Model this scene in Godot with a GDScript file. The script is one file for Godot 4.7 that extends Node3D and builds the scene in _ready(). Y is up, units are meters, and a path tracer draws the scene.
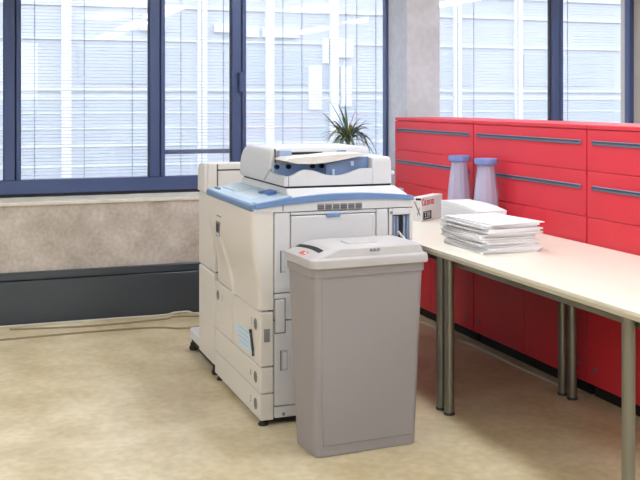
extends Node3D
# Axes used in the builders: u = along the window wall (x), h = height (y), v = away from the camera (-z).

class MB:
	var t := PackedVector3Array()
	func tri(a: Vector3, b: Vector3, c: Vector3) -> void:
		t.append(a); t.append(b); t.append(c)
	func quad(a: Vector3, b: Vector3, c: Vector3, d: Vector3) -> void:
		tri(a, b, c); tri(a, c, d)
	func tri_out(a: Vector3, b: Vector3, c: Vector3, m: Vector3) -> void:
		if (b - a).cross(c - a).dot((a + b + c) / 3.0 - m) < 0.0: tri(a, c, b)
		else: tri(a, b, c)
	func quad_out(a: Vector3, b: Vector3, c: Vector3, d: Vector3, m: Vector3) -> void:
		tri_out(a, b, c, m); tri_out(a, c, d, m)
	func fix(start: int) -> void:      # turn a closed shape right side out
		var vol := 0.0
		var o: Vector3 = t[start]
		for i in range(start, t.size(), 3):
			vol += (t[i] - o).dot((t[i + 1] - o).cross(t[i + 2] - o))
		if vol < 0.0:
			for i in range(start, t.size(), 3):
				var q: Vector3 = t[i + 1]
				t[i + 1] = t[i + 2]
				t[i + 2] = q
	func hexa(p: Array) -> void:       # p: 4 bottom points in a ring, 4 top points in the same ring order
		var m := Vector3.ZERO
		for q in p: m += q
		m /= 8.0
		quad_out(p[0], p[1], p[2], p[3], m); quad_out(p[4], p[5], p[6], p[7], m)
		for i in 4:
			var j := (i + 1) % 4
			quad_out(p[i], p[j], p[4 + j], p[4 + i], m)
	func cbox(c: Vector3, s: Vector3, bev: float, basis := Basis.IDENTITY) -> void:
		var e := s * 0.5
		var b: float = minf(bev, minf(e.x, minf(e.y, e.z)) * 0.9)
		var f := func(x: float, y: float, z: float) -> Vector3: return c + basis * Vector3(x, y, z)
		var g := [-1.0, 1.0]
		if b <= 0.0:
			hexa([f.call(-e.x, -e.y, -e.z), f.call(e.x, -e.y, -e.z), f.call(e.x, -e.y, e.z), f.call(-e.x, -e.y, e.z), f.call(-e.x, e.y, -e.z), f.call(e.x, e.y, -e.z), f.call(e.x, e.y, e.z), f.call(-e.x, e.y, e.z)])
			return
		var px := func(i: float, j: float, k: float) -> Vector3: return f.call(i * e.x, j * (e.y - b), k * (e.z - b))
		var py := func(i: float, j: float, k: float) -> Vector3: return f.call(i * (e.x - b), j * e.y, k * (e.z - b))
		var pz := func(i: float, j: float, k: float) -> Vector3: return f.call(i * (e.x - b), j * (e.y - b), k * e.z)
		for s1 in g:
			quad_out(px.call(s1, -1, -1), px.call(s1, 1, -1), px.call(s1, 1, 1), px.call(s1, -1, 1), c)
			quad_out(py.call(-1, s1, -1), py.call(1, s1, -1), py.call(1, s1, 1), py.call(-1, s1, 1), c)
			quad_out(pz.call(-1, -1, s1), pz.call(1, -1, s1), pz.call(1, 1, s1), pz.call(-1, 1, s1), c)
			for s2 in g:
				quad_out(px.call(s1, s2, -1), px.call(s1, s2, 1), py.call(s1, s2, 1), py.call(s1, s2, -1), c)
				quad_out(px.call(s1, -1, s2), px.call(s1, 1, s2), pz.call(s1, 1, s2), pz.call(s1, -1, s2), c)
				quad_out(py.call(-1, s1, s2), py.call(1, s1, s2), pz.call(1, s1, s2), pz.call(-1, s1, s2), c)
				for s3 in g:
					tri_out(px.call(s1, s2, s3), py.call(s1, s2, s3), pz.call(s1, s2, s3), c)
	func box(u0: float, u1: float, h0: float, h1: float, v0: float, v1: float, bev := 0.0) -> void:
		cbox(Vector3((u0 + u1) / 2, (h0 + h1) / 2, -(v0 + v1) / 2), Vector3(absf(u1 - u0), absf(h1 - h0), absf(v1 - v0)), bev)
	func cap(r: PackedVector3Array) -> void:
		var m := Vector3.ZERO
		for q in r: m += q
		m /= r.size()
		for i in r.size(): tri(m, r[i], r[(i + 1) % r.size()])
	func loft(rings: Array, closed := true) -> void:
		var s := t.size()
		for k in rings.size() - 1:
			var a: PackedVector3Array = rings[k]
			var b: PackedVector3Array = rings[k + 1]
			for i in a.size():
				var j := (i + 1) % a.size()
				quad(a[i], a[j], b[j], b[i])
		if closed:
			var r0: PackedVector3Array = rings[0]
			var r1: PackedVector3Array = rings[rings.size() - 1].duplicate()
			var rr := r0.duplicate()
			rr.reverse()
			cap(rr); cap(r1)
		fix(s)
	func prism(poly: PackedVector2Array, frame: Transform3D, d0: float, d1: float) -> void:   # polygon in the frame's x-y, thickness along its z
		var s := t.size()
		var idx := Geometry2D.triangulate_polygon(poly)
		var cw := Geometry2D.is_polygon_clockwise(poly)
		var a := PackedVector3Array()
		var b := PackedVector3Array()
		for p in poly:
			a.append(frame * Vector3(p.x, p.y, d0)); b.append(frame * Vector3(p.x, p.y, d1))
		for i in range(0, idx.size(), 3):
			var p0: Vector2 = poly[idx[i]]
			var p1: Vector2 = poly[idx[i + 1]]
			var p2: Vector2 = poly[idx[i + 2]]
			var ccw := (p1 - p0).cross(p2 - p0) > 0
			if ccw:
				tri(b[idx[i]], b[idx[i + 1]], b[idx[i + 2]]); tri(a[idx[i]], a[idx[i + 2]], a[idx[i + 1]])
			else:
				tri(b[idx[i]], b[idx[i + 2]], b[idx[i + 1]]); tri(a[idx[i]], a[idx[i + 1]], a[idx[i + 2]])
		for i in poly.size():
			var j := (i + 1) % poly.size()
			if cw: quad(a[j], a[i], b[i], b[j])
			else: quad(a[i], a[j], b[j], b[i])
		fix(s)
	func tube(pts: Array, r: float, n := 8) -> void:
		var rings := []
		for i in pts.size():
			var d: Vector3 = (pts[mini(i + 1, pts.size() - 1)] - pts[maxi(i - 1, 0)]).normalized()
			var sd := d.cross(Vector3.UP if absf(d.y) < 0.95 else Vector3.RIGHT).normalized()
			var up := sd.cross(d).normalized()
			var ring := PackedVector3Array()
			for k in n:
				var a := TAU * k / n
				ring.append(pts[i] + (sd * cos(a) + up * sin(a)) * r)
			rings.append(ring)
		loft(rings)
	func lathe(c: Vector3, prof: Array, n := 24, flute := 0.0, nf := 0) -> void:
		var rings := []
		for p in prof:
			var ring := PackedVector3Array()
			for k in n:
				var a := TAU * k / n
				var r: float = p.x * (1.0 + flute * cos(a * nf))
				ring.append(c + Vector3(cos(a) * r, p.y, sin(a) * r))
			rings.append(ring)
		loft(rings)
	func commit(off: Vector3, limit_deg: float) -> ArrayMesh:
		var n := t.size()
		var lim := cos(deg_to_rad(limit_deg))
		var fn := PackedVector3Array()
		var fa := PackedFloat32Array()
		var at := {}
		for i in range(0, n, 3):
			var cr := (t[i + 1] - t[i]).cross(t[i + 2] - t[i])
			fn.append(cr.normalized()); fa.append(cr.length())
			for k in 3:
				var key := Vector3i((t[i + k] * 50000.0).round())
				if at.has(key): at[key].append(i / 3)
				else: at[key] = [i / 3]
		var vs := PackedVector3Array()
		var ns := PackedVector3Array()
		var uv := PackedVector2Array()
		for i in range(0, n, 3):
			if fa[i / 3] < 1e-12: continue
			for k in [0, 2, 1]:
				var p: Vector3 = t[i + k]
				var f: Vector3 = fn[i / 3]
				var sum := Vector3.ZERO
				for o in at[Vector3i((p * 50000.0).round())]:
					if fn[o].dot(f) > lim: sum += fn[o] * fa[o]
				vs.append(p - off)
				ns.append(sum.normalized() if sum.length() > 1e-14 else f)
				uv.append(Vector2(p.x + p.z, p.y))
		var arr := []
		arr.resize(Mesh.ARRAY_MAX)
		arr[Mesh.ARRAY_VERTEX] = vs
		arr[Mesh.ARRAY_NORMAL] = ns
		arr[Mesh.ARRAY_TEX_UV] = uv
		var m := ArrayMesh.new()
		m.add_surface_from_arrays(Mesh.PRIMITIVE_TRIANGLES, arr)
		return m

var M := {}
var rng := RandomNumberGenerator.new()
const UH := Transform3D(Basis(Vector3(1, 0, 0), Vector3(0, 1, 0), Vector3(0, 0, -1)), Vector3.ZERO)   # polygon (u, h), thickness v
const VH := Transform3D(Basis(Vector3(0, 0, -1), Vector3(0, 1, 0), Vector3(1, 0, 0)), Vector3.ZERO)   # polygon (v, h), thickness u
const UV := Transform3D(Basis(Vector3(1, 0, 0), Vector3(0, 0, -1), Vector3(0, 1, 0)), Vector3.ZERO)   # polygon (u, v), thickness h

func P(u: float, h: float, v: float) -> Vector3: return Vector3(u, h, -v)

func numbered(n: String) -> String:
	if not has_node(n): return n
	var i := 1
	while has_node("%s_%03d" % [n, i]): i += 1
	return "%s_%03d" % [n, i]

func thing(called: String, label: String, category: String, at := Vector3.ZERO, group := "") -> Node3D:
	var o := Node3D.new()
	o.name = numbered(called)
	add_child(o)
	o.position = at
	o.set_meta("label", label)
	o.set_meta("category", category)
	if group: o.set_meta("group", group)
	return o

func obj(called: String, mb: MB, mat: Material, parent: Node = self, smooth := 35.0, local := false) -> MeshInstance3D:
	var off := Vector3.ZERO
	var p := parent
	while p != self and not local:
		off += (p as Node3D).position
		p = p.get_parent()
	var o := MeshInstance3D.new()
	o.name = numbered(called) if parent == self else called
	o.mesh = mb.commit(off, smooth)
	o.material_override = mat
	o.cast_shadow = GeometryInstance3D.SHADOW_CASTING_SETTING_ON
	parent.add_child(o, true)
	return o

func bx(called: String, mat: Material, parent: Node, u0: float, u1: float, h0: float, h1: float, v0: float, v1: float, bev := 0.0) -> MeshInstance3D:
	var m := MB.new()
	m.box(u0, u1, h0, h1, v0, v1, bev)
	return obj(called, m, mat, parent)

func struct(called: String, mb: MB, mat: Material) -> MeshInstance3D:
	var o := obj(called, mb, mat)
	o.set_meta("kind", "structure")
	return o

func tag(o: Node, label: String, category: String, group := "") -> void:
	o.set_meta("label", label)
	o.set_meta("category", category)
	if group: o.set_meta("group", group)

func rr(x0: float, x1: float, z0: float, z1: float, r: float, h: float, n := 5) -> PackedVector3Array:   # rounded rectangle ring, in x and z
	var out := PackedVector3Array()
	for q in [[x1 - r, z1 - r, 0.0], [x0 + r, z1 - r, 0.5], [x0 + r, z0 + r, 1.0], [x1 - r, z0 + r, 1.5]]:
		for k in n + 1:
			var a: float = (q[2] + 0.5 * k / n) * PI
			out.append(Vector3(q[0] + cos(a) * r, h, q[1] + sin(a) * r))
	return out

func text(s: String, mat: Material, parent: Node3D, at: Vector3, n: Vector3, size: float, serif := false, bold := false) -> void:
	var f := SystemFont.new()
	f.font_names = PackedStringArray(["Droid Serif" if serif else "Droid Sans"])
	if bold: f.font_weight = 700
	var tm := TextMesh.new()
	tm.text = s
	tm.font = f
	tm.font_size = 32
	tm.pixel_size = size / 32.0
	tm.depth = 0.0008
	var o := MeshInstance3D.new()
	o.name = "lettering"
	o.mesh = tm
	o.material_override = mat
	parent.add_child(o, true)
	var x := Vector3.UP.cross(n).normalized()
	o.transform = Transform3D(Basis(x, n.cross(x), n), at - parent.position)

func mat(c: Color, rough := 0.5, metal := 0.0) -> StandardMaterial3D:
	var m := StandardMaterial3D.new()
	m.albedo_color = c
	m.roughness = rough
	m.metallic = metal
	return m

func speckle(a: Color, b: Color, freq: float, oct: int, sd: int, size := 512, fine := 0.35) -> ImageTexture:   # two tones mixed by coarse and fine noise
	var n := FastNoiseLite.new()
	n.seed = sd
	n.frequency = freq
	n.fractal_octaves = oct
	var g := n.get_seamless_image(size, size)
	n.seed = sd + 7
	n.frequency = freq * 9.0
	var g2 := n.get_seamless_image(size, size)
	var im := Image.create(size, size, false, Image.FORMAT_RGB8)
	for y in size:
		for x in size:
			var k: float = g.get_pixel(x, y).r * (1.0 - fine) + g2.get_pixel(x, y).r * fine
			im.set_pixel(x, y, a.lerp(b, clampf((k - 0.5) * 1.6 + 0.5, 0, 1)))
	return ImageTexture.create_from_image(im)

func tmat(tex: Texture2D, rough: float, scale: float) -> StandardMaterial3D:
	var m := mat(Color.WHITE, rough)
	m.albedo_texture = tex
	m.uv1_triplanar = true
	m.uv1_world_triplanar = true
	m.uv1_scale = Vector3.ONE * scale
	return m

func glassm(c: Color, a: float, rough := 0.02) -> StandardMaterial3D:
	var m := mat(Color(c.r, c.g, c.b, a), rough)
	m.transparency = BaseMaterial3D.TRANSPARENCY_ALPHA
	return m

func materials() -> void:
	M.cream = mat(Color8(221, 215, 209), 0.42)
	M.white_plastic = mat(Color8(212, 211, 214), 0.42)
	M.core = mat(Color8(62, 60, 64), 0.7)
	M.black = mat(Color8(12, 12, 14), 0.65)
	M.grey = mat(Color8(132, 130, 134), 0.5)
	M.knob = mat(Color8(104, 100, 98), 0.5)
	M.bay = mat(Color8(138, 154, 184), 0.45)
	M.blue = mat(Color8(106, 138, 184), 0.4)
	M.pale_blue = mat(Color8(184, 203, 222), 0.4)
	M.slate = mat(Color8(112, 132, 172), 0.45)
	M.exit_blue = mat(Color8(160, 188, 228), 0.4)
	M.deep_blue = mat(Color8(80, 120, 184), 0.4)
	M.bin = mat(Color8(153, 147, 149), 0.55)
	M.lid = mat(Color8(184, 179, 179), 0.5)
	M.red = mat(Color8(214, 48, 62), 0.45)
	M.red_ink = mat(Color8(205, 30, 40), 0.6)
	M.handle = mat(Color8(120, 140, 158), 0.35, 0.6)
	M.groove = mat(Color8(50, 66, 84), 0.5)
	M.paper = mat(Color8(236, 234, 236), 0.8)
	M.paper_blue = mat(Color8(206, 224, 238), 0.8)
	M.print_blue = mat(Color8(172, 194, 214), 0.8)
	M.grip = mat(Color8(176, 180, 190), 0.45)
	M.carton = mat(Color8(232, 228, 222), 0.6)
	M.top = mat(Color8(233, 227, 212), 0.35)
	M.edge = mat(Color8(196, 186, 164), 0.5)
	M.steel = mat(Color8(132, 130, 120), 0.35, 0.7)
	M.frame = mat(Color8(72, 86, 126), 0.4, 0.2)
	M.gasket = mat(Color8(20, 22, 30), 0.6)
	M.kick = mat(Color8(64, 69, 76), 0.25)
	M.ceiling = mat(Color8(236, 234, 230), 0.9)
	M.wall = mat(Color8(186, 180, 170), 0.85)
	M.wall_warm = mat(Color8(216, 200, 174), 0.85)
	M.slat = mat(Color8(200, 204, 212), 0.5)
	M.cord = mat(Color8(150, 160, 180), 0.7)
	M.leaf = mat(Color8(92, 116, 96), 0.5)
	M.leaf2 = mat(Color8(150, 144, 70), 0.5)
	M.stem = mat(Color8(120, 98, 66), 0.8)
	M.pot = mat(Color8(190, 182, 174), 0.5)
	M.cable = mat(Color8(150, 132, 108), 0.6)
	M.cable_white = mat(Color8(206, 200, 190), 0.6)
	M.glass = glassm(Color(0.9, 0.95, 1.0), 0.05)
	M.frost = glassm(Color8(196, 192, 216), 0.72, 0.25)
	M.lilac = mat(Color8(120, 140, 196), 0.4)
	M.facade = mat(Color8(196, 202, 212), 0.8)
	M.facade_white = mat(Color8(214, 218, 222), 0.7)
	M.facade_bright = mat(Color8(232, 235, 238), 0.7)
	M.facade_dim = mat(Color8(188, 196, 208), 0.6)
	M.ground = mat(Color8(130, 132, 132), 0.9)
	M.floor = tmat(speckle(Color8(192, 173, 133), Color8(230, 215, 184), 0.006, 5, 3), 0.3, 0.55)
	M.concrete = tmat(speckle(Color8(166, 154, 142), Color8(208, 197, 188), 0.008, 5, 11), 0.85, 0.7)
	M.pillar = tmat(speckle(Color8(190, 192, 200), Color8(214, 216, 224), 0.008, 5, 31, 256), 0.8, 0.7)
	M.sill = tmat(speckle(Color8(206, 198, 184), Color8(226, 220, 208), 0.02, 3, 21, 256), 0.6, 1.2)
	var d := mat(Color8(255, 250, 240), 0.5)
	d.emission_enabled = true
	d.emission = Color(0.92, 0.96, 1.0)
	d.emission_energy_multiplier = 3.0
	M.diffuser = d

# ---------------------------------------------------------------- lights, camera
const ROW_NEAR := 1.25
const ROW_LEFT := 0.95
const UP_SHARE := 1.05
const LAMP_COLOR := Color(0.92, 0.96, 1.0)

func ceiling_light(u: float, v: float, e: float, where: String) -> void:
	var t := thing("pendant_light", "long white suspended office light " + where, "pendant light", P(u, 2.8, v), "pendant lights")
	bx("housing", M.wall, t, u - 0.14, u + 0.14, 2.50, 2.53, v - 0.78, v + 0.78, 0.008)
	bx("lamp_diffuser", M.diffuser, t, u - 0.13, u + 0.13, 2.494, 2.50, v - 0.75, v + 0.75)
	bx("lamp_uplight", M.diffuser, t, u - 0.11, u + 0.11, 2.53, 2.535, v - 0.75, v + 0.75)
	for s in [-0.6, 0.6]:
		var w := MB.new()
		w.tube([P(u, 2.53, v + s), P(u, 2.8, v + s)], 0.004, 6)
		obj("hanger", w, M.steel, t)
	for up in [false, true]:
		var l := AreaLight3D.new()
		l.name = "uplight" if up else "downlight"
		l.area_size = Vector2(0.22, 1.5) if up else Vector2(0.26, 1.5)
		l.light_color = LAMP_COLOR
		l.light_energy = e * (UP_SHARE if up else 1.0)
		l.area_normalize_energy = true
		l.area_range = 20.0
		l.shadow_enabled = true
		t.add_child(l)
		l.position = Vector3(0, -0.255 if up else -0.313, 0)
		l.rotation = Vector3(PI / 2 if up else -PI / 2, 0, 0)

func _ready() -> void:
	rng.seed = 41
	var cam := Camera3D.new()
	cam.name = "camera"
	add_child(cam)
	cam.position = Vector3(0, 1.5, 0)
	cam.rotation_degrees = Vector3(0, -20.1, 0)
	cam.set_frustum(0.05 * 480.0 / 982.0, Vector2(0, -0.05 * 140.0 / 982.0), 0.05, 200.0)
	cam.current = true
	var we := WorldEnvironment.new()
	we.name = "environment"
	var env := Environment.new()
	env.background_mode = Environment.BG_SKY
	var sm := ProceduralSkyMaterial.new()
	sm.sky_top_color = Color(0.92, 0.95, 1.0)
	sm.sky_horizon_color = Color(0.95, 0.97, 1.0)
	sm.ground_bottom_color = Color(0.5, 0.52, 0.55)
	sm.ground_horizon_color = Color(0.7, 0.74, 0.8)
	sm.sky_energy_multiplier = 1.6
	sm.ground_energy_multiplier = 1.1
	var sky := Sky.new()
	sky.sky_material = sm
	env.sky = sky
	env.tonemap_mode = Environment.TONE_MAPPER_LINEAR
	env.tonemap_exposure = 1.18
	env.sdfgi_enabled = true
	env.ssao_enabled = true
	env.ssil_enabled = true
	we.environment = env
	add_child(we)
	materials()
	ceiling_light(2.15, -0.9, ROW_NEAR, "of the right row, behind the camera")
	ceiling_light(2.15, 1.3, ROW_NEAR, "of the right row, second from the back")
	ceiling_light(2.15, 3.5, ROW_NEAR, "of the right row, above the paper bin")
	ceiling_light(2.15, 5.7, ROW_NEAR, "of the right row, nearest the windows")
	ceiling_light(-1.2, -0.9, ROW_LEFT, "of the left row, behind the camera")
	ceiling_light(-1.2, 1.3, ROW_LEFT, "of the left row, second from the back")
	ceiling_light(-1.2, 3.5, ROW_LEFT, "of the left row, third from the back")
	ceiling_light(-1.2, 5.7, ROW_LEFT, "of the left row, nearest the windows")
	ceiling_light(4.7, 1.3, ROW_NEAR, "behind the red cabinets, second from the back")
	ceiling_light(4.7, 3.5, ROW_NEAR, "behind the red cabinets, third from the back")
	ceiling_light(4.7, 5.7, ROW_NEAR, "behind the red cabinets, nearest the windows")
	room()
	windows()
	outside()
	copier()
	finisher()
	bin()
	cabinets()
	tables()
	table_things()
	plant()
	cables()

# ---------------------------------------------------------------- room
func room() -> void:
	var m := MB.new()
	m.box(-2.8, 5.8, -0.1, 0.0, -2.4, 6.87)
	struct("floor", m, M.floor)
	m = MB.new(); m.box(-2.8, 5.8, 2.8, 2.95, -2.4, 7.4)
	struct("ceiling", m, M.ceiling)
	m = MB.new()   # parapet, pillars and lintel of the window wall
	m.box(-2.6, 5.6, 0.0, 0.79, 6.865, 7.3)
	struct("wall_back", m, M.concrete)
	m = MB.new(); m.box(3.225, 3.508, 0.79, 2.8, 6.865, 7.32, 0.006)
	struct("wall_pillar", m, M.pillar)
	m = MB.new(); m.box(-2.6, 5.6, 2.62, 2.8, 6.9, 7.32)
	struct("wall_lintel", m, M.concrete)
	m = MB.new(); m.box(-2.6, -1.6, 0.79, 2.62, 6.865, 7.32)
	struct("wall_corner", m, M.concrete)
	m = MB.new(); m.box(-2.6, 3.225, 0.79, 0.814, 6.855, 7.24, 0.004)
	struct("trim_1", m, M.sill)
	m = MB.new(); m.box(3.508, 5.6, 0.79, 0.814, 6.855, 7.24, 0.004)
	struct("trim_2", m, M.sill)
	m = MB.new()
	m.box(-2.6, 5.6, 0.0, 0.293, 6.815, 6.865, 0.004); m.box(-2.6, 5.6, 0.298, 0.349, 6.825, 6.865, 0.004)
	struct("baseboard_back", m, M.kick)
	# the other three walls; the one behind the camera has a window opening
	m = MB.new()
	m.box(-2.8, -2.6, 0.0, 2.8, -2.4, 7.4)
	struct("wall_left", m, M.wall_warm)
	m = MB.new(); m.box(5.6, 5.8, 0.0, 2.8, -2.4, 7.4)
	struct("wall_right", m, M.wall)
	m = MB.new()
	m.box(-2.6, 5.6, 0.0, 0.9, -2.4, -2.2); m.box(-2.6, 5.6, 2.45, 2.8, -2.4, -2.2)
	m.box(-2.6, -1.8, 0.9, 2.45, -2.4, -2.2); m.box(1.2, 5.6, 0.9, 2.45, -2.4, -2.2)
	struct("wall_front", m, M.wall)

func window(n: int, u0: float, u1: float, panes: Array, top := 2.62) -> void:
	var w := Node3D.new()
	w.name = "window_%d" % n
	w.set_meta("kind", "structure")
	w.position = P((u0 + u1) / 2, 0.814, 7.21)
	add_child(w)
	bx("bottom_frame", M.frame, w, u0, u1, 0.835, 0.935, 7.21, 7.28, 0.004)
	bx("bottom_bead", M.gasket, w, u0, u1, 0.814, 0.835, 7.222, 7.28)
	bx("top_frame", M.frame, w, u0, u1, top - 0.08, top, 7.21, 7.28, 0.004)
	for p in panes:
		bx("pane", M.glass, w, p[0], p[1], 0.935, top - 0.08, 7.244, 7.25)
	var edges := [u0]
	for p in panes: edges.append(p[0]); edges.append(p[1])
	edges.append(u1)
	for i in range(0, edges.size(), 2):
		if edges[i + 1] - edges[i] > 0.09:   # two sashes meet: a wide stile, a dark joint and a narrow one
			var s: float = edges[i] + (edges[i + 1] - edges[i]) * 0.68
			bx("stile", M.frame, w, edges[i] + 0.004, s - 0.004, 0.935, top - 0.08, 7.205, 7.28, 0.004)
			bx("joint", M.gasket, w, edges[i], edges[i + 1], 0.935, top - 0.08, 7.225, 7.275)
			bx("stile", M.frame, w, s + 0.004, edges[i + 1] - 0.002, 0.935, top - 0.08, 7.21, 7.28, 0.004)
		else:
			bx("stile", M.frame, w, edges[i], edges[i + 1], 0.935, top - 0.08, 7.21, 7.28, 0.004)
	if n == 1:
		var hd := bx("window_handle", M.frame, w, 1.972, 1.996, 1.63, 1.71, 7.19, 7.205, 0.003)
		bx("lever", M.frame, hd, 1.974, 2.004, 1.56, 1.712, 7.155, 7.175, 0.006)
		bx("spindle", M.gasket, hd, 1.978, 1.992, 1.685, 1.705, 7.17, 7.192)

func blind(u0: float, u1: float, cords: Array, label: String) -> void:
	var b := thing("venetian_blind", label, "blind", P((u0 + u1) / 2, 0.9, 7.36), "outside venetian blinds")
	var m := MB.new()
	var h := 0.93
	while h < 2.6:
		m.hexa([P(u0, h, 7.348), P(u1, h, 7.348), P(u1, h + 0.004, 7.372), P(u0, h + 0.004, 7.372), P(u0, h + 0.001, 7.348), P(u1, h + 0.001, 7.348), P(u1, h + 0.005, 7.372), P(u0, h + 0.005, 7.372)])
		h += 0.0245
	var s := obj("slats", m, M.slat, b, 20.0)
	s.set_meta("kind", "stuff")
	bx("bottom_rail", M.slat, b, u0, u1, 0.9, 0.918, 7.348, 7.372, 0.003)
	for c in cords: bx("cord", M.cord, b, c - 0.0028, c + 0.0028, 0.91, 2.6, 7.342, 7.345)

func windows() -> void:
	window(1, -1.6, 3.225, [[-1.52, -0.36], [-0.2, 0.28], [0.4, 1.3], [1.422, 1.925], [2.043, 3.202]])
	window(2, 3.508, 5.6, [[3.56, 4.75], [4.87, 5.55]])
	blind(-0.2, 0.3, [-0.05, 0.15], "white venetian blind at far left of the long window")
	blind(0.36, 1.34, [0.5, 0.85, 1.2], "white venetian blind beside the narrow left sash")
	blind(1.40, 1.94, [1.566, 1.728, 1.897], "white venetian blind outside the narrow window sash with crossbar")
	blind(2.03, 3.21, [2.377, 2.535, 2.909, 3.004, 3.171], "white venetian blind outside the wide window pane behind the plant")
	blind(3.53, 5.5, [3.919, 4.071, 4.5, 5.0], "white venetian blind outside the window right of the concrete pillar")
	var r := bx("guard_bar", M.frame, self, 1.40, 1.96, 1.094, 1.126, 7.295, 7.325, 0.006)
	tag(r, "blue-grey horizontal guard bar outside the narrow window sash", "guard bar")

func outside() -> void:
	var g := MB.new()
	g.box(-40, 50, -3.2, -3.0, 7.6, 60)
	var go := obj("courtyard_ground", g, M.ground)
	go.set_meta("kind", "structure")
	var b := thing("office_building", "pale office block with white bands seen through the blinds", "building", P(6, -3, 15.0))
	bx("wall", M.facade, b, -14, 26, -3.0, 9.0, 15.0, 19.0)
	bx("lower_storey", M.facade_dim, b, -14, 26, -3.0, 1.5, 14.98, 15.0)
	for q in [[2.93, 0.05], [2.42, 0.04], [1.65, 0.04], [1.53, 0.05], [1.30, 0.02], [1.08, 0.03], [0.82, 0.06], [0.52, 0.05], [3.3, 0.1], [-0.2, 0.1]]:
		bx("ledge", M.facade_white, b, -14, 26, q[0] - q[1] / 2, q[0] + q[1] / 2, 14.97, 15.0)
	for k in 9:
		var u := -6.0 + k * 2.55
		bx("window_panel", M.facade_dim, b, u, u + 1.5, 1.75, 2.3, 14.98, 15.0)
	for q in [[2.55, 2.95, 2.56, 2.66], [3.72, 4.1, 2.56, 2.69], [4.24, 4.44, 2.5, 2.64], [4.5, 5.1, 2.5, 2.64], [5.28, 5.5, 1.35, 2.05], [5.52, 5.62, 2.1, 2.5], [5.8, 6.05, 2.2, 2.5], [5.84, 6.02, 1.4, 2.05]]:
		bx("bright_panel", M.facade_bright, b, q[0], q[1], q[2], q[3], 14.94, 15.0)
	for q in [[3.452, 3.597], [4.553, 4.687], [5.646, 5.785], [1.4, 1.54], [0.2, 0.34], [7.9, 8.04], [9.1, 9.24]]:
		bx("pilaster", M.facade_bright, b, q[0], q[1], -3.0, 9.0, 14.92, 15.0)

# ---------------------------------------------------------------- copier
func stripe_low(u: float) -> float:
	return lag(u, 0.996, 1.028, 1.014)
func stripe_top(u: float) -> float:
	return lag(u, 1.019, 1.056, 1.036)
func lag(u: float, a: float, b: float, c: float) -> float:
	var x0 := 1.253
	var x1 := 1.78
	var x2 := 2.066
	return a * (u - x1) * (u - x2) / ((x0 - x1) * (x0 - x2)) + b * (u - x0) * (u - x2) / ((x1 - x0) * (x1 - x2)) + c * (u - x0) * (u - x1) / ((x2 - x0) * (x2 - x1))

func door_u(v: float, h: float) -> float:
	var u := 1.253 + 0.036 * smoothstep(0.86, 0.58, h)
	var vc := lerpf(4.80, 4.945, clampf((h - 0.54) / 0.26, 0, 1))
	u += 0.009 * smoothstep(vc - 0.012, vc + 0.03, v) * smoothstep(0.87, 0.76, h)
	u -= 0.011 * exp(-pow((v - vc + 0.014) / 0.026, 2.0)) * smoothstep(0.87, 0.78, h)
	u += 0.012 * smoothstep(5.06, 5.19, v) * smoothstep(0.93, 0.72, h)
	return u

func front_door(t: Node3D) -> MeshInstance3D:
	var m := MB.new()
	var vs := [4.335, 4.336, 4.341, 4.350, 4.362]
	for k in 67: vs.append(4.38 + k * 0.01218)
	vs.append(5.19)
	var inset := [0.026, 0.016, 0.007, 0.002]
	var hs := []
	for k in 41: hs.append(0.530 + k * (0.986 - 0.530) / 40.0)
	var g := []
	for h in hs:
		var row := []
		for i in vs.size():
			row.append(P(door_u(vs[i], h) + (inset[i] if i < 4 else 0.0), h, vs[i]))
		g.append(row)
	var s := m.t.size()
	for j in hs.size() - 1:
		for i in vs.size() - 1:
			m.quad(g[j][i], g[j][i + 1], g[j + 1][i + 1], g[j + 1][i])
		var e := vs.size() - 1
		m.quad(P(1.357, hs[j], 4.335), g[j][0], g[j + 1][0], P(1.357, hs[j + 1], 4.335))
		m.quad(g[j][e], P(1.357, hs[j], 5.19), P(1.357, hs[j + 1], 5.19), g[j + 1][e])
	var n := hs.size() - 1
	for i in vs.size() - 1:
		m.quad(P(1.357, hs[0], vs[i]), P(1.357, hs[0], vs[i + 1]), g[0][i + 1], g[0][i])
		m.quad(g[n][i], g[n][i + 1], P(1.357, hs[n], vs[i + 1]), P(1.357, hs[n], vs[i]))
	var vol := 0.0
	for i in range(s, m.t.size(), 3): vol += (m.t[i] - P(1.34, 0.75, 4.75)).dot((m.t[i + 1] - P(1.34, 0.75, 4.75)).cross(m.t[i + 2] - P(1.34, 0.75, 4.75)))
	if vol < 0: m.fix(s)
	return obj("front_door", m, M.cream, t, 40.0)

func disc(m: MB, c: Vector3, axis: Vector3, r: float, thick: float, n := 20) -> void:
	var x := axis.cross(Vector3.UP).normalized()
	if x.length() < 0.5: x = Vector3.RIGHT
	var y := axis.cross(x)
	var rings := []
	for q in [[r, 0.0], [r, thick * 0.7], [r * 0.9, thick]]:
		var ring := PackedVector3Array()
		for k in n:
			var a := TAU * k / n
			ring.append(c + (x * cos(a) + y * sin(a)) * q[0] + axis * q[1])
		rings.append(ring)
	m.loft(rings)

func drawer(t: Node3D, h0: float, h1: float, v0: float, v1: float, ch: float, cv: float, num: String, nv: float) -> void:
	var d := bx("drawer", M.cream, t, 1.293, 1.357, h0, h1, v0, v1, 0.004)
	var m := MB.new()
	disc(m, P(1.2935, ch, cv), Vector3(-1, 0, 0), 0.027, 0.003)
	var k := obj("handle", m, M.grey, d, 30.0)
	m = MB.new()
	m.cbox(P(1.2902, ch, cv), Vector3(0.002, 0.034, 0.026), 0.0008)
	obj("grip", m, M.knob, k)
	text(num, M.grey, t, P(1.2926, ch, nv), Vector3(-1, 0, 0), 0.042)

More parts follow.
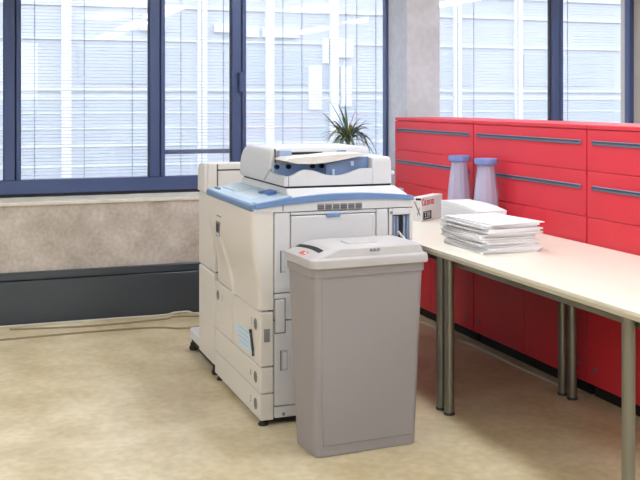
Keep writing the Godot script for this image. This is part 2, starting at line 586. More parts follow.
func copier() -> void:
	var t := thing("photocopier", "large cream office photocopier with blue control panel and document feeder", "photocopier", P(1.68, 0, 4.76))
	bx("body", M.core, t, 1.34, 2.055, 0.03, 0.99, 4.352, 5.185)
	bx("plinth", M.black, t, 1.315, 2.04, 0.012, 0.03, 4.345, 5.17)
	for q in [[1.312, 4.35], [1.312, 5.13], [2.0, 4.39], [2.0, 5.13]]:
		var c := MB.new()
		c.lathe(P(q[0], 0, q[1]), [Vector2(0.022, 0.0), Vector2(0.024, 0.005), Vector2(0.02, 0.011), Vector2(0.016, 0.016), Vector2(0.016, 0.022)], 16)
		obj("foot", c, M.black, t)
	# front: door and four drawers
	var door := front_door(t)
	bx("badge", M.grey, door, door_u(4.95, 0.83) - 0.004, door_u(4.95, 0.83) + 0.01, 0.792, 0.872, 4.915, 4.995, 0.003)
	bx("badge_window", M.core, door, door_u(4.95, 0.83) - 0.0055, door_u(4.95, 0.83), 0.818, 0.862, 4.932, 4.978, 0.001)
	bx("badge_mark", M.pale_blue, door, door_u(4.95, 0.83) - 0.0055, door_u(4.95, 0.83), 0.798, 0.812, 4.932, 4.978, 0.001)
	bx("name_strip", M.grey, door, door_u(4.95, 0.9) - 0.0012, door_u(4.95, 0.9) + 0.004, 0.897, 0.903, 4.90, 4.99)
	drawer(t, 0.272, 0.522, 4.33, 4.815, 0.455, 4.408, "3", 4.475)
	drawer(t, 0.272, 0.522, 4.82, 5.19, 0.457, 5.12, "1", 5.03)
	drawer(t, 0.149, 0.267, 4.33, 5.19, 0.208, 4.408, "4", 4.49)
	drawer(t, 0.024, 0.144, 4.33, 5.19, 0.083, 4.408, "5", 4.49)
	# right side, seen square on
	bx("rating_label", M.grey, t, 1.31, 1.338, 0.385, 0.445, 4.3285, 4.331)
	for q in [[1.361, 1.437, 0.607, 0.976], [1.361, 2.064, 0.482, 0.602], [1.361, 2.064, 0.085, 0.476], [1.361, 2.064, 0.03, 0.081], [1.873, 1.934, 0.607, 0.976], [1.441, 1.869, 0.963, 0.976]]:
		bx("side_panel", M.white_plastic, t, q[0], q[1], q[2], q[3], 4.331, 4.356, 0.003)
	var bd := bx("bypass_door", M.white_plastic, t, 1.441, 1.869, 0.607, 0.959, 4.329, 4.354, 0.004)
	bx("handle", M.blue, bd, 1.615, 1.685, 0.949, 0.968, 4.322, 4.333, 0.003)
	bx("door_edge", M.white_plastic, bd, 1.852, 1.856, 0.61, 0.955, 4.3275, 4.331)
	for q in [[1.388, 1.413, 0.70, 0.803], [1.388, 1.424, 0.247, 0.341]]:
		var hr := bx("recessed_grip", M.grip, t, q[0], q[1], q[2], q[3], 4.3295, 4.334, 0.001)
		bx("grip_lip", M.core, hr, q[0] + 0.001, q[0] + 0.0035, q[2], q[3], 4.327, 4.331)
		bx("grip_back", M.white_plastic, hr, q[0] + 0.011, q[1] - 0.004, q[2] + 0.008, q[3] - 0.01, 4.3285, 4.331)
	var lb := bx("latch_rim", M.core, t, 1.362, 1.414, 0.42, 0.581, 4.3295, 4.334)
	bx("latch", M.white_plastic, lb, 1.364, 1.410, 0.424, 0.577, 4.325, 4.331, 0.003)
	var sc := MB.new()
	disc(sc, P(1.405, 0.045, 4.331), Vector3(0, 0, 1), 0.008, 0.003, 12)
	disc(sc, P(1.952, 0.957, 4.331), Vector3(0, 0, 1), 0.008, 0.003, 12)
	obj("screw", sc, M.grey, t)
	# connector bay at the right end
	for q in [[1.939, 1.958, 0.607, 0.976], [2.048, 2.064, 0.607, 0.976], [1.958, 2.048, 0.945, 0.976], [1.958, 2.048, 0.607, 0.76]]:
		bx("bay_frame", M.white_plastic, t, q[0], q[1], q[2], q[3], 4.331, 4.356, 0.002)
	for q in [[1.964, 0.012], [1.981, 0.012], [2.018, 0.012], [2.036, 0.010]]:
		bx("bay_bar", M.bay, t, q[0], q[0] + q[1], 0.765, 0.94, 4.337, 4.352, 0.002)
	bx("bay_slot", M.black, t, 1.996, 2.012, 0.80, 0.93, 4.34, 4.352)
	var lv := MB.new()
	lv.tube([P(1.985, 0.865, 4.326), P(2.028, 0.815, 4.322), P(2.05, 0.79, 4.322)], 0.006)
	obj("lever", lv, M.cream, t)
	# upper band, vents and the arched blue trim
	var pts := PackedVector2Array([Vector2(1.262, 0.981), Vector2(2.064, 0.981)])
	for k in 17: pts.append(Vector2(2.064 - 0.802 * k / 16.0, stripe_low(2.064 - 0.802 * k / 16.0)))
	var m := MB.new()
	m.prism(pts, UH, 4.331, 4.40)
	obj("side_band", m, M.white_plastic, t)
	pts = PackedVector2Array()
	for k in 17: pts.append(Vector2(1.27 + 0.797 * k / 16.0, stripe_low(1.27 + 0.797 * k / 16.0)))
	for k in 17: pts.append(Vector2(2.067 - 0.797 * k / 16.0, stripe_top(2.067 - 0.797 * k / 16.0)))
	m = MB.new()
	m.prism(pts, UH, 4.324, 4.40)
	obj("blue_trim", m, M.blue, t)
	for k in 6:
		var u := 1.572 + k * 0.0385
		var vp := bx("vent", M.grey, t, u, u + 0.033, 0.983, 1.011, 4.3275, 4.332)
		for j in 2: bx("louvre", M.core, vp, u + 0.003, u + 0.030, 0.990 + j * 0.009, 0.9935 + j * 0.009, 4.3262, 4.328)
	bx("seam", M.core, t, 1.4, 1.404, 0.985, stripe_low(1.4) - 0.001, 4.3302, 4.332)
	# scanner body
	m = MB.new()
	m.loft([rr(1.30, 2.062, -5.19, -4.35, 0.02, 0.985), rr(1.32, 2.06, -5.19, -4.345, 0.02, 1.03), rr(1.435, 2.045, -5.19, -4.352, 0.02, 1.045), rr(1.44, 2.03, -5.19, -4.375, 0.015, 1.058), rr(1.443, 2.0, -5.18, -4.40, 0.015, 1.081)])
	obj("scanner_body", m, M.white_plastic, t, 30.0)
	m = MB.new()
	m.loft([rr(1.448, 1.99, -5.17, -4.412, 0.015, 1.079), rr(1.448, 1.99, -5.17, -4.412, 0.015, 1.09)])
	obj("lid_gap", m, M.black, t)
	# control panel: blue slab with a pale top, tilted to the user
	var tilt := func(ring: PackedVector3Array, dh: float) -> PackedVector3Array:
		var o := PackedVector3Array()
		for p in ring: o.append(Vector3(p.x, 1.0 + (p.x - 1.255) * 0.18 + dh, p.z))
		return o
	m = MB.new()
	var big := rr(1.250, 1.452, -5.225, -4.332, 0.022, 0)
	var big2 := rr(1.253, 1.449, -5.222, -4.335, 0.02, 0)
	m.loft([tilt.call(big2, -0.012), tilt.call(big, -0.007), tilt.call(big, 0.012), tilt.call(big2, 0.016)])
	var cp := obj("control_panel", m, M.blue, t, 30.0)
	m = MB.new()
	m.loft([tilt.call(rr(1.262, 1.444, -5.213, -4.346, 0.018, 0), 0.012), tilt.call(rr(1.263, 1.443, -5.211, -4.347, 0.018, 0), 0.0185)])
	obj("panel_face", m, M.pale_blue, cp, 30.0)
	var pd := func(called: String, ma: Material, u0: float, u1: float, v0: float, v1: float, z: float) -> void:
		var q := MB.new()
		q.loft([tilt.call(rr(u0, u1, -v1, -v0, 0.004, 0, 2), 0.0165), tilt.call(rr(u0 + 0.001, u1 - 0.001, -v1 + 0.001, -v0 - 0.001, 0.003, 0, 2), z)])
		obj(called, q, ma, cp)
	pd.call("display", M.paper_blue, 1.30, 1.42, 4.88, 5.14, 0.0195)
	pd.call("display_bar", M.slate, 1.318, 1.326, 4.89, 5.13, 0.021)
	pd.call("key_field", mat(Color8(206, 222, 236), 0.4), 1.30, 1.40, 4.52, 4.82, 0.0195)
	pd.call("start_key", M.deep_blue, 1.385, 1.425, 4.50, 4.60, 0.034)
	pd.call("stop_key", M.deep_blue, 1.378, 1.40, 4.60, 4.66, 0.026)
	pd.call("mode_key", M.slate, 1.285, 1.30, 5.08, 5.18, 0.024)
	feeder(t)
	# card of notes stuck on the drawers
	var n := thing("instruction_card", "pale blue note sheet stuck on the copier's upper drawer", "note", P(1.28, 0.29, 4.6))
	m = MB.new()
	m.hexa([P(1.2905, 0.294, 4.68), P(1.2905, 0.302, 4.437), P(1.2915, 0.302, 4.437), P(1.2915, 0.294, 4.68), P(1.2905, 0.388, 4.775), P(1.2905, 0.408, 4.466), P(1.2915, 0.408, 4.466), P(1.2915, 0.388, 4.775)])
	obj("sheet", m, M.paper_blue, n)
	for k in 4:
		var y := 0.385 - k * 0.022
		m = MB.new()
		m.cbox(P(1.2902, y, 4.61), Vector3(0.0006, 0.004, 0.17 - 0.02 * (k % 2)), 0.0)
		obj("printed_line", m, M.print_blue, n)
	var pen := thing("pen", "dark slim pen clipped at the edge of the blue note", "pen", P(1.276, 0.30, 4.43))
	m = MB.new()
	m.tube([P(1.285, 0.302, 4.425), P(1.285, 0.33, 4.431), P(1.285, 0.41, 4.468)], 0.006, 10)
	obj("barrel", m, M.core, pen)
	m = MB.new()
	m.tube([P(1.285, 0.40, 4.4634), P(1.285, 0.416, 4.4709)], 0.0068, 10)
	obj("pen_cap", m, M.black, pen)

func feeder(t: Node3D) -> void:
	var m := MB.new()
	# near wall with two scoops, then front wall
	var pts := PackedVector2Array([Vector2(1.4563, 1.091), Vector2(1.885, 1.091), Vector2(1.885, 1.168)])
	for k in 25:
		var u := 1.86 - k * (1.86 - 1.4563) / 24.0
		var h := 1.166
		if u > 1.54: h = 1.167 - 0.031 * pow(sin(clampf((1.83 - u) / 0.27, 0, 1) * PI), 1.3)
		else: h = 1.137 + 0.030 * smoothstep(1.455, 1.535, u)
		pts.append(Vector2(u, h))
	m.prism(pts, UH, 4.412, 4.432)
	var fr := PackedVector2Array([Vector2(4.412, 1.091), Vector2(5.16, 1.091), Vector2(5.16, 1.16)])
	for k in 13:
		var v := 4.80 - k * (4.80 - 4.412) / 12.0
		fr.append(Vector2(v, 1.137 + 0.03 * smoothstep(4.56, 4.74, v)))
	m.prism(fr, VH, 1.436, 1.456)
	m.box(1.456, 1.885, 1.091, 1.112, 4.432, 5.15)
	var fb := obj("feeder_base", m, M.white_plastic, t, 50.0)
	bx("base_seam", M.core, fb, 1.455, 1.4575, 1.092, 1.136, 4.4112, 4.413)
	# exit pocket: blue inner floor and back wall
	bx("exit_floor", M.exit_blue, t, 1.457, 1.884, 1.112, 1.12, 4.433, 4.615, 0.002)
	bx("exit_wall", M.exit_blue, t, 1.44, 1.884, 1.12, 1.185, 4.60, 4.618, 0.002)
	for u in [1.455, 1.515, 1.64, 1.69]:
		var k := MB.new()
		disc(k, P(u, 1.172, 4.60), Vector3(0, 0, 1), 0.012, 0.02, 14)
		obj("exit_roller", k, M.black, t)
	# feeder mechanism at the far end, domed towards the front
	m = MB.new()
	var rings := []
	for q in [[1.16, 1.426, 5.175, 0.018], [1.20, 1.429, 5.16, 0.018], [1.232, 1.434, 5.135, 0.018], [1.247, 1.440, 5.115, 0.018], [1.256, 1.447, 5.095, 0.018], [1.2595, 1.46, 5.08, 0.018]]:
		rings.append(rr(q[1], 1.96, -q[2], -4.62 - (0.004 if q[0] > 1.25 else 0.0), q[3], q[0]))
	rings.push_front(rr(1.426, 1.96, -5.175, -4.72, 0.018, 1.10))
	m.loft(rings)
	var fc := obj("feeder_cover", m, M.white_plastic, t, 40.0)
	bx("intake_slot", M.black, fc, 1.53, 1.70, 1.229, 1.241, 4.612, 4.624)
	bx("intake_guide", mat(Color8(150, 168, 200), 0.4), fc, 1.466, 1.53, 1.222, 1.252, 4.585, 4.624, 0.003)
	bx("cover_joint", M.core, fc, 1.452, 1.456, 1.19, 1.258, 4.612, 4.626)
	bx("label_strip", M.slate, fc, 1.78, 1.83, 1.236, 1.246, 4.616, 4.622)
	# paper tray swinging up towards the right
	m = MB.new()
	m.prism(PackedVector2Array([Vector2(1.445, 1.210), Vector2(1.50, 1.197), Vector2(1.58, 1.194), Vector2(1.66, 1.200), Vector2(1.75, 1.214), Vector2(1.85, 1.234), Vector2(1.852, 1.239), Vector2(1.78, 1.2405), Vector2(1.70, 1.238), Vector2(1.62, 1.231), Vector2(1.54, 1.228), Vector2(1.46, 1.222)]), UH, 4.415, 4.60)
	obj("paper_tray", m, M.cream, t, 40.0)
	m = MB.new()
	m.prism(PackedVector2Array([Vector2(1.66, 1.122), Vector2(1.8815, 1.122), Vector2(1.8815, 1.222), Vector2(1.80, 1.216), Vector2(1.70, 1.198), Vector2(1.66, 1.19)]), UH, 4.45, 4.48)
	var arm := obj("tray_arm", m, M.slate, t)
	bx("tray_tab", M.pale_blue, arm, 1.69, 1.70, 1.135, 1.165, 4.44, 4.452)
	bx("tray_tab", M.pale_blue, arm, 1.785, 1.80, 1.18, 1.202, 4.44, 4.452)
	# hinge block at the right
	m = MB.new()
	m.loft([rr(1.882, 1.992, -5.15, -4.412, 0.012, 1.091), rr(1.882, 1.990, -5.15, -4.412, 0.012, 1.20), rr(1.884, 1.986, -5.14, -4.418, 0.012, 1.217), rr(1.892, 1.978, -5.13, -4.43, 0.012, 1.222)])
	obj("hinge_cover", m, M.white_plastic, t, 30.0)
	bx("hinge", M.core, t, 1.992, 2.006, 1.083, 1.12, 4.45, 4.50, 0.004)
	bx("hinge_knob", M.white_plastic, t, 1.992, 2.018, 1.13, 1.15, 4.44, 4.47, 0.006)
	bx("rear_stop", M.grey, t, 2.024, 2.05, 1.05, 1.066, 4.40, 4.43, 0.003)

func finisher() -> void:
	var t := thing("finisher_unit", "cream paper finishing unit docked behind the copier's far end", "finisher", P(1.65, 0, 5.43))
	bx("core", M.core, t, 1.31, 1.99, 0.06, 0.97, 5.215, 5.55)
	bx("lower_door", M.cream, t, 1.29, 1.33, 0.06, 0.557, 5.205, 5.555, 0.006)
	bx("upper_door", M.cream, t, 1.29, 1.33, 0.565, 0.975, 5.205, 5.555, 0.006)
	bx("top_plate", M.cream, t, 1.295, 2.0, 0.972, 0.984, 5.205, 5.56, 0.004)
	var m := MB.new()
	m.prism(PackedVector2Array([Vector2(5.405, 0.984), Vector2(5.555, 0.984), Vector2(5.55, 1.09), Vector2(5.53, 1.122), Vector2(5.49, 1.138), Vector2(5.405, 1.138)]), VH, 1.302, 1.99)
	obj("tower", m, M.core, t)
	m = MB.new()
	m.prism(PackedVector2Array([Vector2(5.40, 0.984), Vector2(5.56, 0.984), Vector2(5.555, 1.092), Vector2(5.533, 1.126), Vector2(5.49, 1.142), Vector2(5.40, 1.142)]), VH, 1.284, 1.303)
	obj("tower_side", m, M.cream, t)
	bx("tower_panel", M.cream, t, 1.304, 1.356, 0.99, 1.142, 5.393, 5.41, 0.003)
	bx("tower_panel", M.cream, t, 1.362, 1.99, 1.108, 1.142, 5.393, 5.41, 0.003)
	bx("tower_panel", M.cream, t, 1.362, 1.99, 0.99, 1.100, 5.393, 5.41, 0.003)
	bx("tower_top", M.cream, t, 1.300, 1.99, 1.138, 1.1435, 5.396, 5.49, 0.002)
	bx("base_ledge", M.white_plastic, t, 1.30, 1.95, 0.062, 0.125, 5.556, 5.85, 0.008)
	bx("plinth", M.black, t, 1.31, 1.97, 0.03, 0.062, 5.215, 5.83)
	for q in [[1.315, 5.80], [1.315, 5.24], [1.93, 5.80], [1.93, 5.24]]:
		var c := MB.new()
		c.lathe(P(q[0], 0, q[1]), [Vector2(0.022, 0.0), Vector2(0.027, 0.006), Vector2(0.027, 0.018), Vector2(0.02, 0.03), Vector2(0.02, 0.045)], 16)
		obj("caster", c, M.black, t)

# ---------------------------------------------------------------- bin
func bin() -> void:
	var t := thing("waste_paper_bin", "tall grey plastic paper bin with slotted lid beside the copier", "bin", P(1.625, 0, 3.985))
	t.rotation_degrees.y = 3.0
	var m := MB.new()
	var ring := func(h: float, g: float) -> PackedVector3Array:
		var k := h / 0.775
		return rr(-0.239 - 0.020 * k - g, 0.239 + 0.022 * k + g, -0.115 - 0.05 * k - g, 0.114 + 0.03 * k + g, 0.028, h, 6)
	m.loft([ring.call(0.0, -0.005), ring.call(0.004, 0.0), ring.call(0.4, 0.0), ring.call(0.757, 0.0), ring.call(0.761, 0.006), ring.call(0.803, 0.006)])
	obj("body", m, M.bin, t, 30.0, true)
	m = MB.new()   # raised front panel
	var f := func(x: float, h: float, d: float) -> Vector3: return Vector3(x, h, 0.114 + 0.03 * h / 0.775 + d)
	m.hexa([f.call(-0.205, 0.046, -0.002), f.call(0.218, 0.046, -0.002), f.call(0.233, 0.75, -0.002), f.call(-0.231, 0.75, -0.002), f.call(-0.203, 0.05, 0.005), f.call(0.215, 0.05, 0.005), f.call(0.23, 0.746, 0.005), f.call(-0.219, 0.746, 0.005)])
	obj("front_panel", m, M.bin, t, 20.0, true)
	m = MB.new()
	var pl := func(x0: float, x1: float, z0: float, z1: float, r: float, h: float) -> PackedVector3Array: return rr(x0, x1, z0, z1, r, h, 7)
	m.loft([pl.call(-0.272, 0.278, -0.186, 0.161, 0.035, 0.797), pl.call(-0.277, 0.283, -0.191, 0.166, 0.038, 0.801), pl.call(-0.276, 0.282, -0.190, 0.165, 0.038, 0.827), pl.call(-0.272, 0.279, -0.187, 0.161, 0.036, 0.834), pl.call(-0.262, 0.272, -0.179, 0.153, 0.034, 0.837),
		pl.call(-0.255, 0.268, -0.176, 0.147, 0.034, 0.840), pl.call(-0.17, 0.262, -0.168, 0.138, 0.04, 0.8715), pl.call(-0.15, 0.252, -0.158, 0.126, 0.04, 0.8765), pl.call(-0.10, 0.225, -0.13, 0.10, 0.04, 0.878)])
	var lid := obj("lid", m, M.lid, t, 38.0, true)
	m = MB.new()   # grip channel in the lid: a raised lip round a shallow trough
	m.loft([pl.call(-0.06, 0.10, -0.06, 0.05, 0.03, 0.877), pl.call(-0.055, 0.095, -0.055, 0.045, 0.03, 0.883), pl.call(-0.045, 0.085, -0.045, 0.035, 0.03, 0.883), pl.call(-0.035, 0.075, -0.035, 0.025, 0.025, 0.879)])
	obj("grip", m, M.lid, lid, 38.0, true)
	m = MB.new()
	var lh := func(x: float) -> float: return lerpf(0.840, 0.8715, clampf((x + 0.255) / 0.085, 0, 1))
	var prev := []
	for k in 9:
		var s := k / 8.0
		var z := lerpf(-0.15, 0.088, s)
		var x := -0.213 + 0.010 * sin(s * PI) + 0.01 * s
		var w := 0.011
		var cur := [Vector3(x - w, lh.call(x - w) - 0.002, z), Vector3(x + w, lh.call(x + w) - 0.002, z), Vector3(x + w, lh.call(x + w) + 0.0015, z), Vector3(x - w, lh.call(x - w) + 0.0015, z)]
		if prev: m.hexa(prev + cur)
		prev = cur
	obj("paper_slot", m, M.black, lid, 30.0, true)
	m = MB.new()
	for q in [[-0.254, -0.231, 0]]:
		m.hexa([Vector3(-0.254, lh.call(-0.254), -0.04), Vector3(-0.231, lh.call(-0.231), -0.04), Vector3(-0.231, lh.call(-0.231), 0.022), Vector3(-0.254, lh.call(-0.254), 0.022), Vector3(-0.254, lh.call(-0.254) + 0.001, -0.04), Vector3(-0.231, lh.call(-0.231) + 0.001, -0.04), Vector3(-0.231, lh.call(-0.231) + 0.001, 0.022), Vector3(-0.254, lh.call(-0.254) + 0.001, 0.022)])
	var st := obj("sticker", m, mat(Color8(214, 84, 84), 0.6), lid, 30.0, true)
	m = MB.new()
	m.hexa([Vector3(-0.247, lh.call(-0.247) + 0.001, 0.0), Vector3(-0.238, lh.call(-0.238) + 0.001, 0.0), Vector3(-0.238, lh.call(-0.238) + 0.001, 0.018), Vector3(-0.247, lh.call(-0.247) + 0.001, 0.018), Vector3(-0.247, lh.call(-0.247) + 0.0016, 0.0), Vector3(-0.238, lh.call(-0.238) + 0.0016, 0.0), Vector3(-0.238, lh.call(-0.238) + 0.0016, 0.018), Vector3(-0.247, lh.call(-0.247) + 0.0016, 0.018)])
	obj("sticker_mark", m, M.paper, st, 30.0, true)
	for k in 3:
		m = MB.new()
		m.cbox(Vector3(0.005 + k * 0.018, 0.864, 0.1435), Vector3(0.013, 0.012, 0.006), 0.002, Basis(Vector3.RIGHT, -0.27))
		obj("emblem", m, M.grey, lid, 30.0, true)

# ---------------------------------------------------------------- cabinets
func cabinet(v0: float, v1: float, label: String) -> void:
	var t := thing("filing_cabinet", label, "cabinet", P(3.2, 0, (v0 + v1) / 2), "red lateral filing cabinets")
	bx("carcass", M.red, t, 2.998, 3.42, 0.06, 1.365, v0, v1, 0.003)
	bx("plinth", M.black, t, 3.02, 3.40, 0.0, 0.06, v0 + 0.01, v1 - 0.01)
	bx("top", M.red, t, 2.98, 3.42, 1.352, 1.374, v0 + 0.001, v1 - 0.001, 0.003)
	var hs := [0.908, 1.141, 1.349]
	for i in 2:
		var d := bx("drawer", M.red, t, 2.98, 3.0, hs[i] + 0.0015, hs[i + 1] - 0.0015, v0 + 0.003, v1 - 0.003, 0.0015)
		var hh: float = hs[i + 1] - (0.064 if i == 1 else 0.083)
		var hd := bx("handle", M.handle, d, 2.972, 2.984, hh - 0.011, hh + 0.011, v0 + 0.045, v1 - 0.045, 0.003)
		bx("handle_groove", M.groove, hd, 2.970, 2.9735, hh - 0.001, hh + 0.008, v0 + 0.05, v1 - 0.05)
	var vm := (v0 + v1) / 2
	for q in [[v0 + 0.003, vm - 0.0015, v0 + 0.07], [vm + 0.0015, v1 - 0.003, v1 - 0.07]]:   # two doors below, each with a round lock
		var dr := bx("door", M.red, t, 2.98, 3.0, 0.07, 0.9065, q[0], q[1], 0.0015)
		var m := MB.new()
		disc(m, P(2.98, 0.15, q[2]), Vector3(-1, 0, 0), 0.011, 0.006, 14)
		obj("lock", m, M.handle, dr)

func cabinets() -> void:
	cabinet(5.382, 6.55, "red filing cabinet with long grey handles in front of the concrete pillar")
	cabinet(4.212, 5.378, "red filing cabinet behind the paper piles, second from the pillar")
	cabinet(3.042, 4.208, "red filing cabinet nearest the camera, third from the pillar")

# ---------------------------------------------------------------- tables
func table(v0: float, v1: float, legs: Array, label: String) -> void:
	var t := thing("office_table", label, "table", P(2.55, 0, (v0 + v1) / 2), "cream office tables")
	var m := MB.new()
	m.box(2.165, 2.969, 0.76, 0.775, v0, v1, 0.002)
	obj("tabletop", m, M.top, t)
	bx("edge_band", M.edge, t, 2.164, 2.969, 0.744, 0.761, v0 + 0.0005, v1 - 0.0005, 0.002)
	for u in [2.225, 2.86]: bx("rail", M.steel, t, u - 0.012, u + 0.012, 0.705, 0.744, v0 + 0.05, v1 - 0.05, 0.003)
	for v in legs:
		for u in [2.19, 2.88]:
			m = MB.new()
			m.lathe(P(u, 0, v), [Vector2(0.024, 0.012), Vector2(0.0245, 0.02), Vector2(0.0235, 0.05), Vector2(0.0235, 0.70), Vector2(0.0235, 0.744)], 24)
			var l := obj("leg", m, M.steel, t)
			m = MB.new()
			m.lathe(P(u, 0, v), [Vector2(0.026, 0.0), Vector2(0.027, 0.006), Vector2(0.025, 0.013)], 24)
			obj("foot", m, M.core, l)

func tables() -> void:
	table(2.75, 4.227, [2.85, 4.19], "cream office table carrying the ruffled paper pile")
	table(4.232, 5.97, [4.272, 5.5], "cream office table behind the copier, under the carton and pitchers")

# ---------------------------------------------------------------- things on the tables
func sheaf(m: MB, c: Vector3, w: float, d: float, th: float, yaw: float, droop: float) -> void:   # thin bundle of sheets, w across u, d along v, one end sagging
	var s := m.t.size()
	var n := 8
	var rings := []
	var b := Basis(Vector3.UP, yaw)
	for i in n + 1:
		var k := float(i) / n
		var z := (k - 0.5) * d
		var y := -droop * pow(maxf(0.0, k - 0.3) / 0.7, 2.0)
		rings.append(PackedVector3Array([c + b * Vector3(-w / 2, y, z), c + b * Vector3(w / 2, y, z), c + b * Vector3(w / 2, y + th, z), c + b * Vector3(-w / 2, y + th, z)]))
	m.loft(rings)

func table_things() -> void:
	# near pile
	var t := thing("paper_pile", "ruffled lower pile of white printouts at the table edge", "paper pile", P(2.45, 0.775, 4.27), "paper piles")
	var y := 0.7755
	for k in 15:
		var th := rng.randf_range(0.0055, 0.0095)
		var m := MB.new()
		sheaf(m, P(2.452 + rng.randf_range(-0.012, 0.016), y, 4.275 + rng.randf_range(-0.022, 0.022)), 0.297, 0.42, th, rng.randf_range(-0.06, 0.06), 0.0)
		y += th + rng.randf_range(0.0004, 0.0022)
		obj("sheaf", m, M.paper, t, 20.0)
	var m2 := MB.new()
	sheaf(m2, P(2.47, y, 4.26), 0.297, 0.42, 0.004, 0.10, 0.0)
	obj("sheaf", m2, M.paper, t, 20.0)
	# far pile, its near end slumping
	t = thing("paper_pile", "taller smooth pile of white paper behind the ruffled pile", "paper pile", P(2.74, 0.775, 4.92), "paper piles")
	y = 0.7755
	for k in 16:
		var m := MB.new()
		sheaf(m, P(2.715 + rng.randf_range(-0.004, 0.004), y, 4.91 + rng.randf_range(-0.005, 0.005)), 0.18, 0.43, 0.0086, rng.randf_range(-0.008, 0.008), 0.0015 * k)
		y += 0.0089
		obj("sheaf", m, M.paper, t, 20.0)
	# narrow carton with red lettering
	t = thing("carton", "narrow white carton with red lettering and black label on the table", "box", P(2.575, 0.775, 5.275))
	var a := deg_to_rad(52.0)
	var du := Vector3(sin(a), 0, -cos(a))           # along the lettered side
	var dn := Vector3(-cos(a), 0, -sin(a))          # along the narrow end, to the left
	var nf := -dn
	var bm := MB.new()
	var o := P(2.575, 0.7755, 5.275)
	bm.cbox(o + du * 0.145 + dn * 0.032 + Vector3(0, 0.072, 0), Vector3(0.29, 0.144, 0.064), 0.0015, Basis(du, Vector3.UP, nf))
	obj("box", bm, M.carton, t)
	bm = MB.new()
	bm.cbox(o + du * 0.075 + Vector3(0, 0.033, 0) + nf * 0.0005, Vector3(0.11, 0.05, 0.001), 0.0, Basis(du, Vector3.UP, nf))
	obj("black_label", bm, M.black, t)
	text("339", M.paper, t, o + du * 0.072 + Vector3(0, 0.033, 0) + nf * 0.0013, nf, 0.05)
	text("Canon", M.red_ink, t, o + du * 0.082 + Vector3(0, 0.112, 0) + nf * 0.0006, nf, 0.055, true, true)
	bm = MB.new()
	bm.cbox(o + dn * 0.022 + Vector3(0, 0.132, 0) - du * 0.0005, Vector3(0.035, 0.012, 0.001), 0.0, Basis(dn, Vector3.UP, -du))
	obj("end_mark", bm, M.black, t)
	bm = MB.new()
	bm.cbox(o + dn * 0.03 + Vector3(0, 0.078, 0) - du * 0.0005, Vector3(0.007, 0.09, 0.001), 0.0, Basis(dn, Vector3.UP, -du) * Basis(Vector3(0, 0, 1), -0.45))
	bm.cbox(o + dn * 0.022 + Vector3(0, 0.06, 0) - du * 0.0005, Vector3(0.005, 0.05, 0.001), 0.0, Basis(dn, Vector3.UP, -du) * Basis(Vector3(0, 0, 1), 0.3))
	obj("end_print", bm, M.grey, t)
	# two lidded pitchers
	for q in [[5.385, "left frosted lilac pitcher with flat blue lid behind the paper"], [5.06, "right frosted lilac pitcher with flat blue lid, nearer the camera"]]:
		t = thing("pitcher", q[1], "pitcher", P(2.885, 0.775, q[0]), "lidded pitchers")
		bm = MB.new()
		bm.lathe(P(2.885, 0.776, q[0]), [Vector2(0.073, 0.0), Vector2(0.0745, 0.004), Vector2(0.0725, 0.10), Vector2(0.066, 0.19), Vector2(0.056, 0.27), Vector2(0.049, 0.33), Vector2(0.048, 0.352)], 72, 0.022, 12)
		obj("jug", bm, M.frost, t, 50.0)
		bm = MB.new()
		bm.lathe(P(2.885, 0.776, q[0]), [Vector2(0.05, 0.344), Vector2(0.066, 0.35), Vector2(0.068, 0.356), Vector2(0.068, 0.376), Vector2(0.066, 0.381), Vector2(0.06, 0.383)], 32)
		obj("lid", bm, M.lilac, t, 35.0)

# ---------------------------------------------------------------- plant
func blade(m: MB, root: Vector3, tip: Vector3, lift: float, w: float) -> void:
	var n := 9
	var ctrl := root.lerp(tip, 0.5) + Vector3(0, lift, 0)
	var l0 := []
	for i in n + 1:
		var k := float(i) / n
		var p := root.lerp(ctrl, k).lerp(ctrl.lerp(tip, k), k)
		var q := root.lerp(ctrl, minf(k + 0.02, 1.02)).lerp(ctrl.lerp(tip, k + 0.02), k + 0.02)
		var d := (q - p).normalized()
		var side := d.cross(Vector3.UP)
		if side.length() < 0.2: side = Vector3(1, 0, 0.3)
		side = side.normalized()
		var up := side.cross(d).normalized()
		var ww := w * (0.55 + 0.45 * sin(minf(k * 1.6, 1.0) * PI / 2)) * (1.0 - pow(k, 4.0)) + 0.0004
		l0.append([p - side * ww + up * ww * 0.35, p, p + side * ww + up * ww * 0.35, p + up * 0.0012 - up * 0.0, up])
	for i in n:
		var a: Array = l0[i]
		var b: Array = l0[i + 1]
		for o in [0.0, -0.0012]:
			var qa: Array = [a[0] + a[4] * o, a[1] + a[4] * o, a[2] + a[4] * o]
			var qb: Array = [b[0] + b[4] * o, b[1] + b[4] * o, b[2] + b[4] * o]
			if o == 0.0:
				m.quad(qa[1], qa[0], qb[0], qb[1]); m.quad(qa[2], qa[1], qb[1], qb[2])
			else:
				m.quad(qa[0], qa[1], qb[1], qb[0]); m.quad(qa[1], qa[2], qb[2], qb[1])

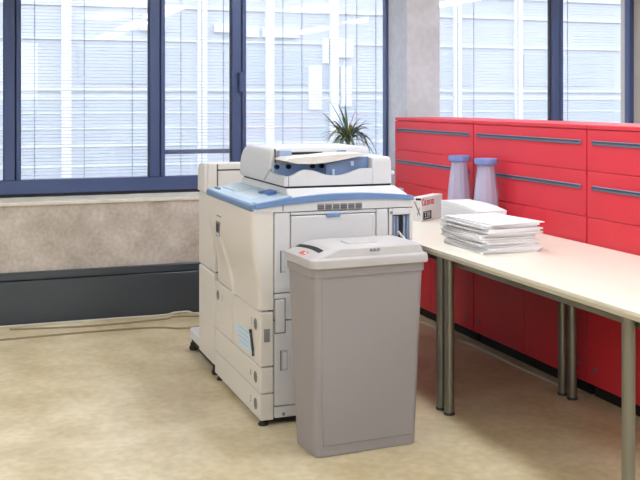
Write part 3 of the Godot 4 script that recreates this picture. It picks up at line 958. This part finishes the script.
func plant() -> void:
	var c := P(2.80, 0.814, 7.02)
	var t := thing("potted_plant", "spiky green potted dracaena on the window sill behind the copier", "plant", c)
	var m := MB.new()
	m.lathe(c, [Vector2(0.062, 0.0), Vector2(0.066, 0.004), Vector2(0.086, 0.16), Vector2(0.09, 0.162), Vector2(0.091, 0.18), Vector2(0.084, 0.18), Vector2(0.08, 0.165), Vector2(0.02, 0.163)], 28)
	obj("pot", m, M.pot, t)
	m = MB.new()
	m.tube([c + Vector3(0, 0.16, 0), c + Vector3(0.006, 0.25, 0), c + Vector3(0.0, 0.41, 0)], 0.012)
	obj("stem", m, M.stem, t)
	var top := c + Vector3(0.0, 0.40, 0)
	var tips := []   # leaves that can be told apart in the outline: tip (u, h, v), lift
	for q in [[2.56, 1.41, 6.96, 0.03], [2.665, 1.49, 7.06, 0.02], [2.70, 1.47, 6.98, 0.03], [2.785, 1.47, 7.05, 0.02], [2.862, 1.45, 7.0, 0.0], [2.985, 1.312, 7.0, 0.10], [3.035, 1.06, 6.98, 0.24], [3.0, 1.08, 7.05, 0.22], [2.64, 1.09, 6.97, 0.2], [2.61, 1.16, 7.0, 0.18]]:
		tips.append([P(q[0], q[1], q[2]), q[3], 0.011])
	for k in 66:
		var a := rng.randf() * TAU
		var low := rng.randf()
		var r := rng.randf_range(0.13, 0.25)
		var p := top + Vector3(cos(a) * r, lerpf(-0.20, 0.16, low), sin(a) * r * 0.62)
		p.z = clampf(p.z, -7.18, -6.84)
		tips.append([p, lerpf(0.17, 0.05, low), rng.randf_range(0.006, 0.0095)])
	for k in tips.size():
		m = MB.new()
		blade(m, top + Vector3(rng.randf_range(-0.012, 0.012), rng.randf_range(-0.06, 0.015), rng.randf_range(-0.012, 0.012)), tips[k][0], tips[k][1], tips[k][2])
		obj("leaf", m, M.leaf2 if k % 5 == 4 else M.leaf, t, 60.0)

# ---------------------------------------------------------------- cables
func cable(pts: Array, r: float, ma: Material, label: String) -> void:
	var c := Curve3D.new()
	for i in pts.size():
		var d: Vector3 = (pts[mini(i + 1, pts.size() - 1)] - pts[maxi(i - 1, 0)]) / 6.0
		c.add_point(pts[i], -d, d)
	var m := MB.new()
	m.tube(Array(c.tessellate_even_length(4, 0.03)), r, 8)
	tag(obj("cable", m, ma, self, 60.0), label, "cable", "floor cables")

func cables() -> void:
	cable([P(0.1, 0.006, 6.42), P(0.7, 0.006, 6.45), P(1.05, 0.006, 6.45), P(1.229, 0.006, 6.417), P(1.347, 0.006, 6.35), P(1.48, 0.006, 6.36), P(1.8, 0.006, 6.45)], 0.006, M.cable, "brown cable nearest the copier on the floor under the window")
	cable([P(0.3, 0.006, 6.70), P(0.8, 0.006, 6.62), P(1.285, 0.006, 6.655), P(1.36, 0.006, 6.70), P(1.45, 0.006, 6.70), P(1.563, 0.006, 6.66), P(1.9, 0.006, 6.6)], 0.006, M.cable, "middle brown cable on the floor under the window")
	cable([P(0.0, 0.007, 6.79), P(1.0, 0.007, 6.78), P(1.32, 0.007, 6.775), P(1.40, 0.012, 6.80), P(1.50, 0.02, 6.765), P(1.56, 0.007, 6.74), P(1.9, 0.007, 6.72)], 0.007, M.cable_white, "pale cable along the dark kickboard under the window")
	cable([P(2.5, 0.005, 6.45), P(2.78, 0.005, 6.2), P(2.9, 0.005, 6.0), P(2.925, 0.005, 5.84), P(2.94, 0.005, 5.62), P(2.91, 0.005, 5.42), P(2.935, 0.005, 5.27), P(2.93, 0.005, 4.8), P(2.95, 0.005, 4.2)], 0.006, M.cable_white, "pale cable on the floor under the tables along the red cabinets")
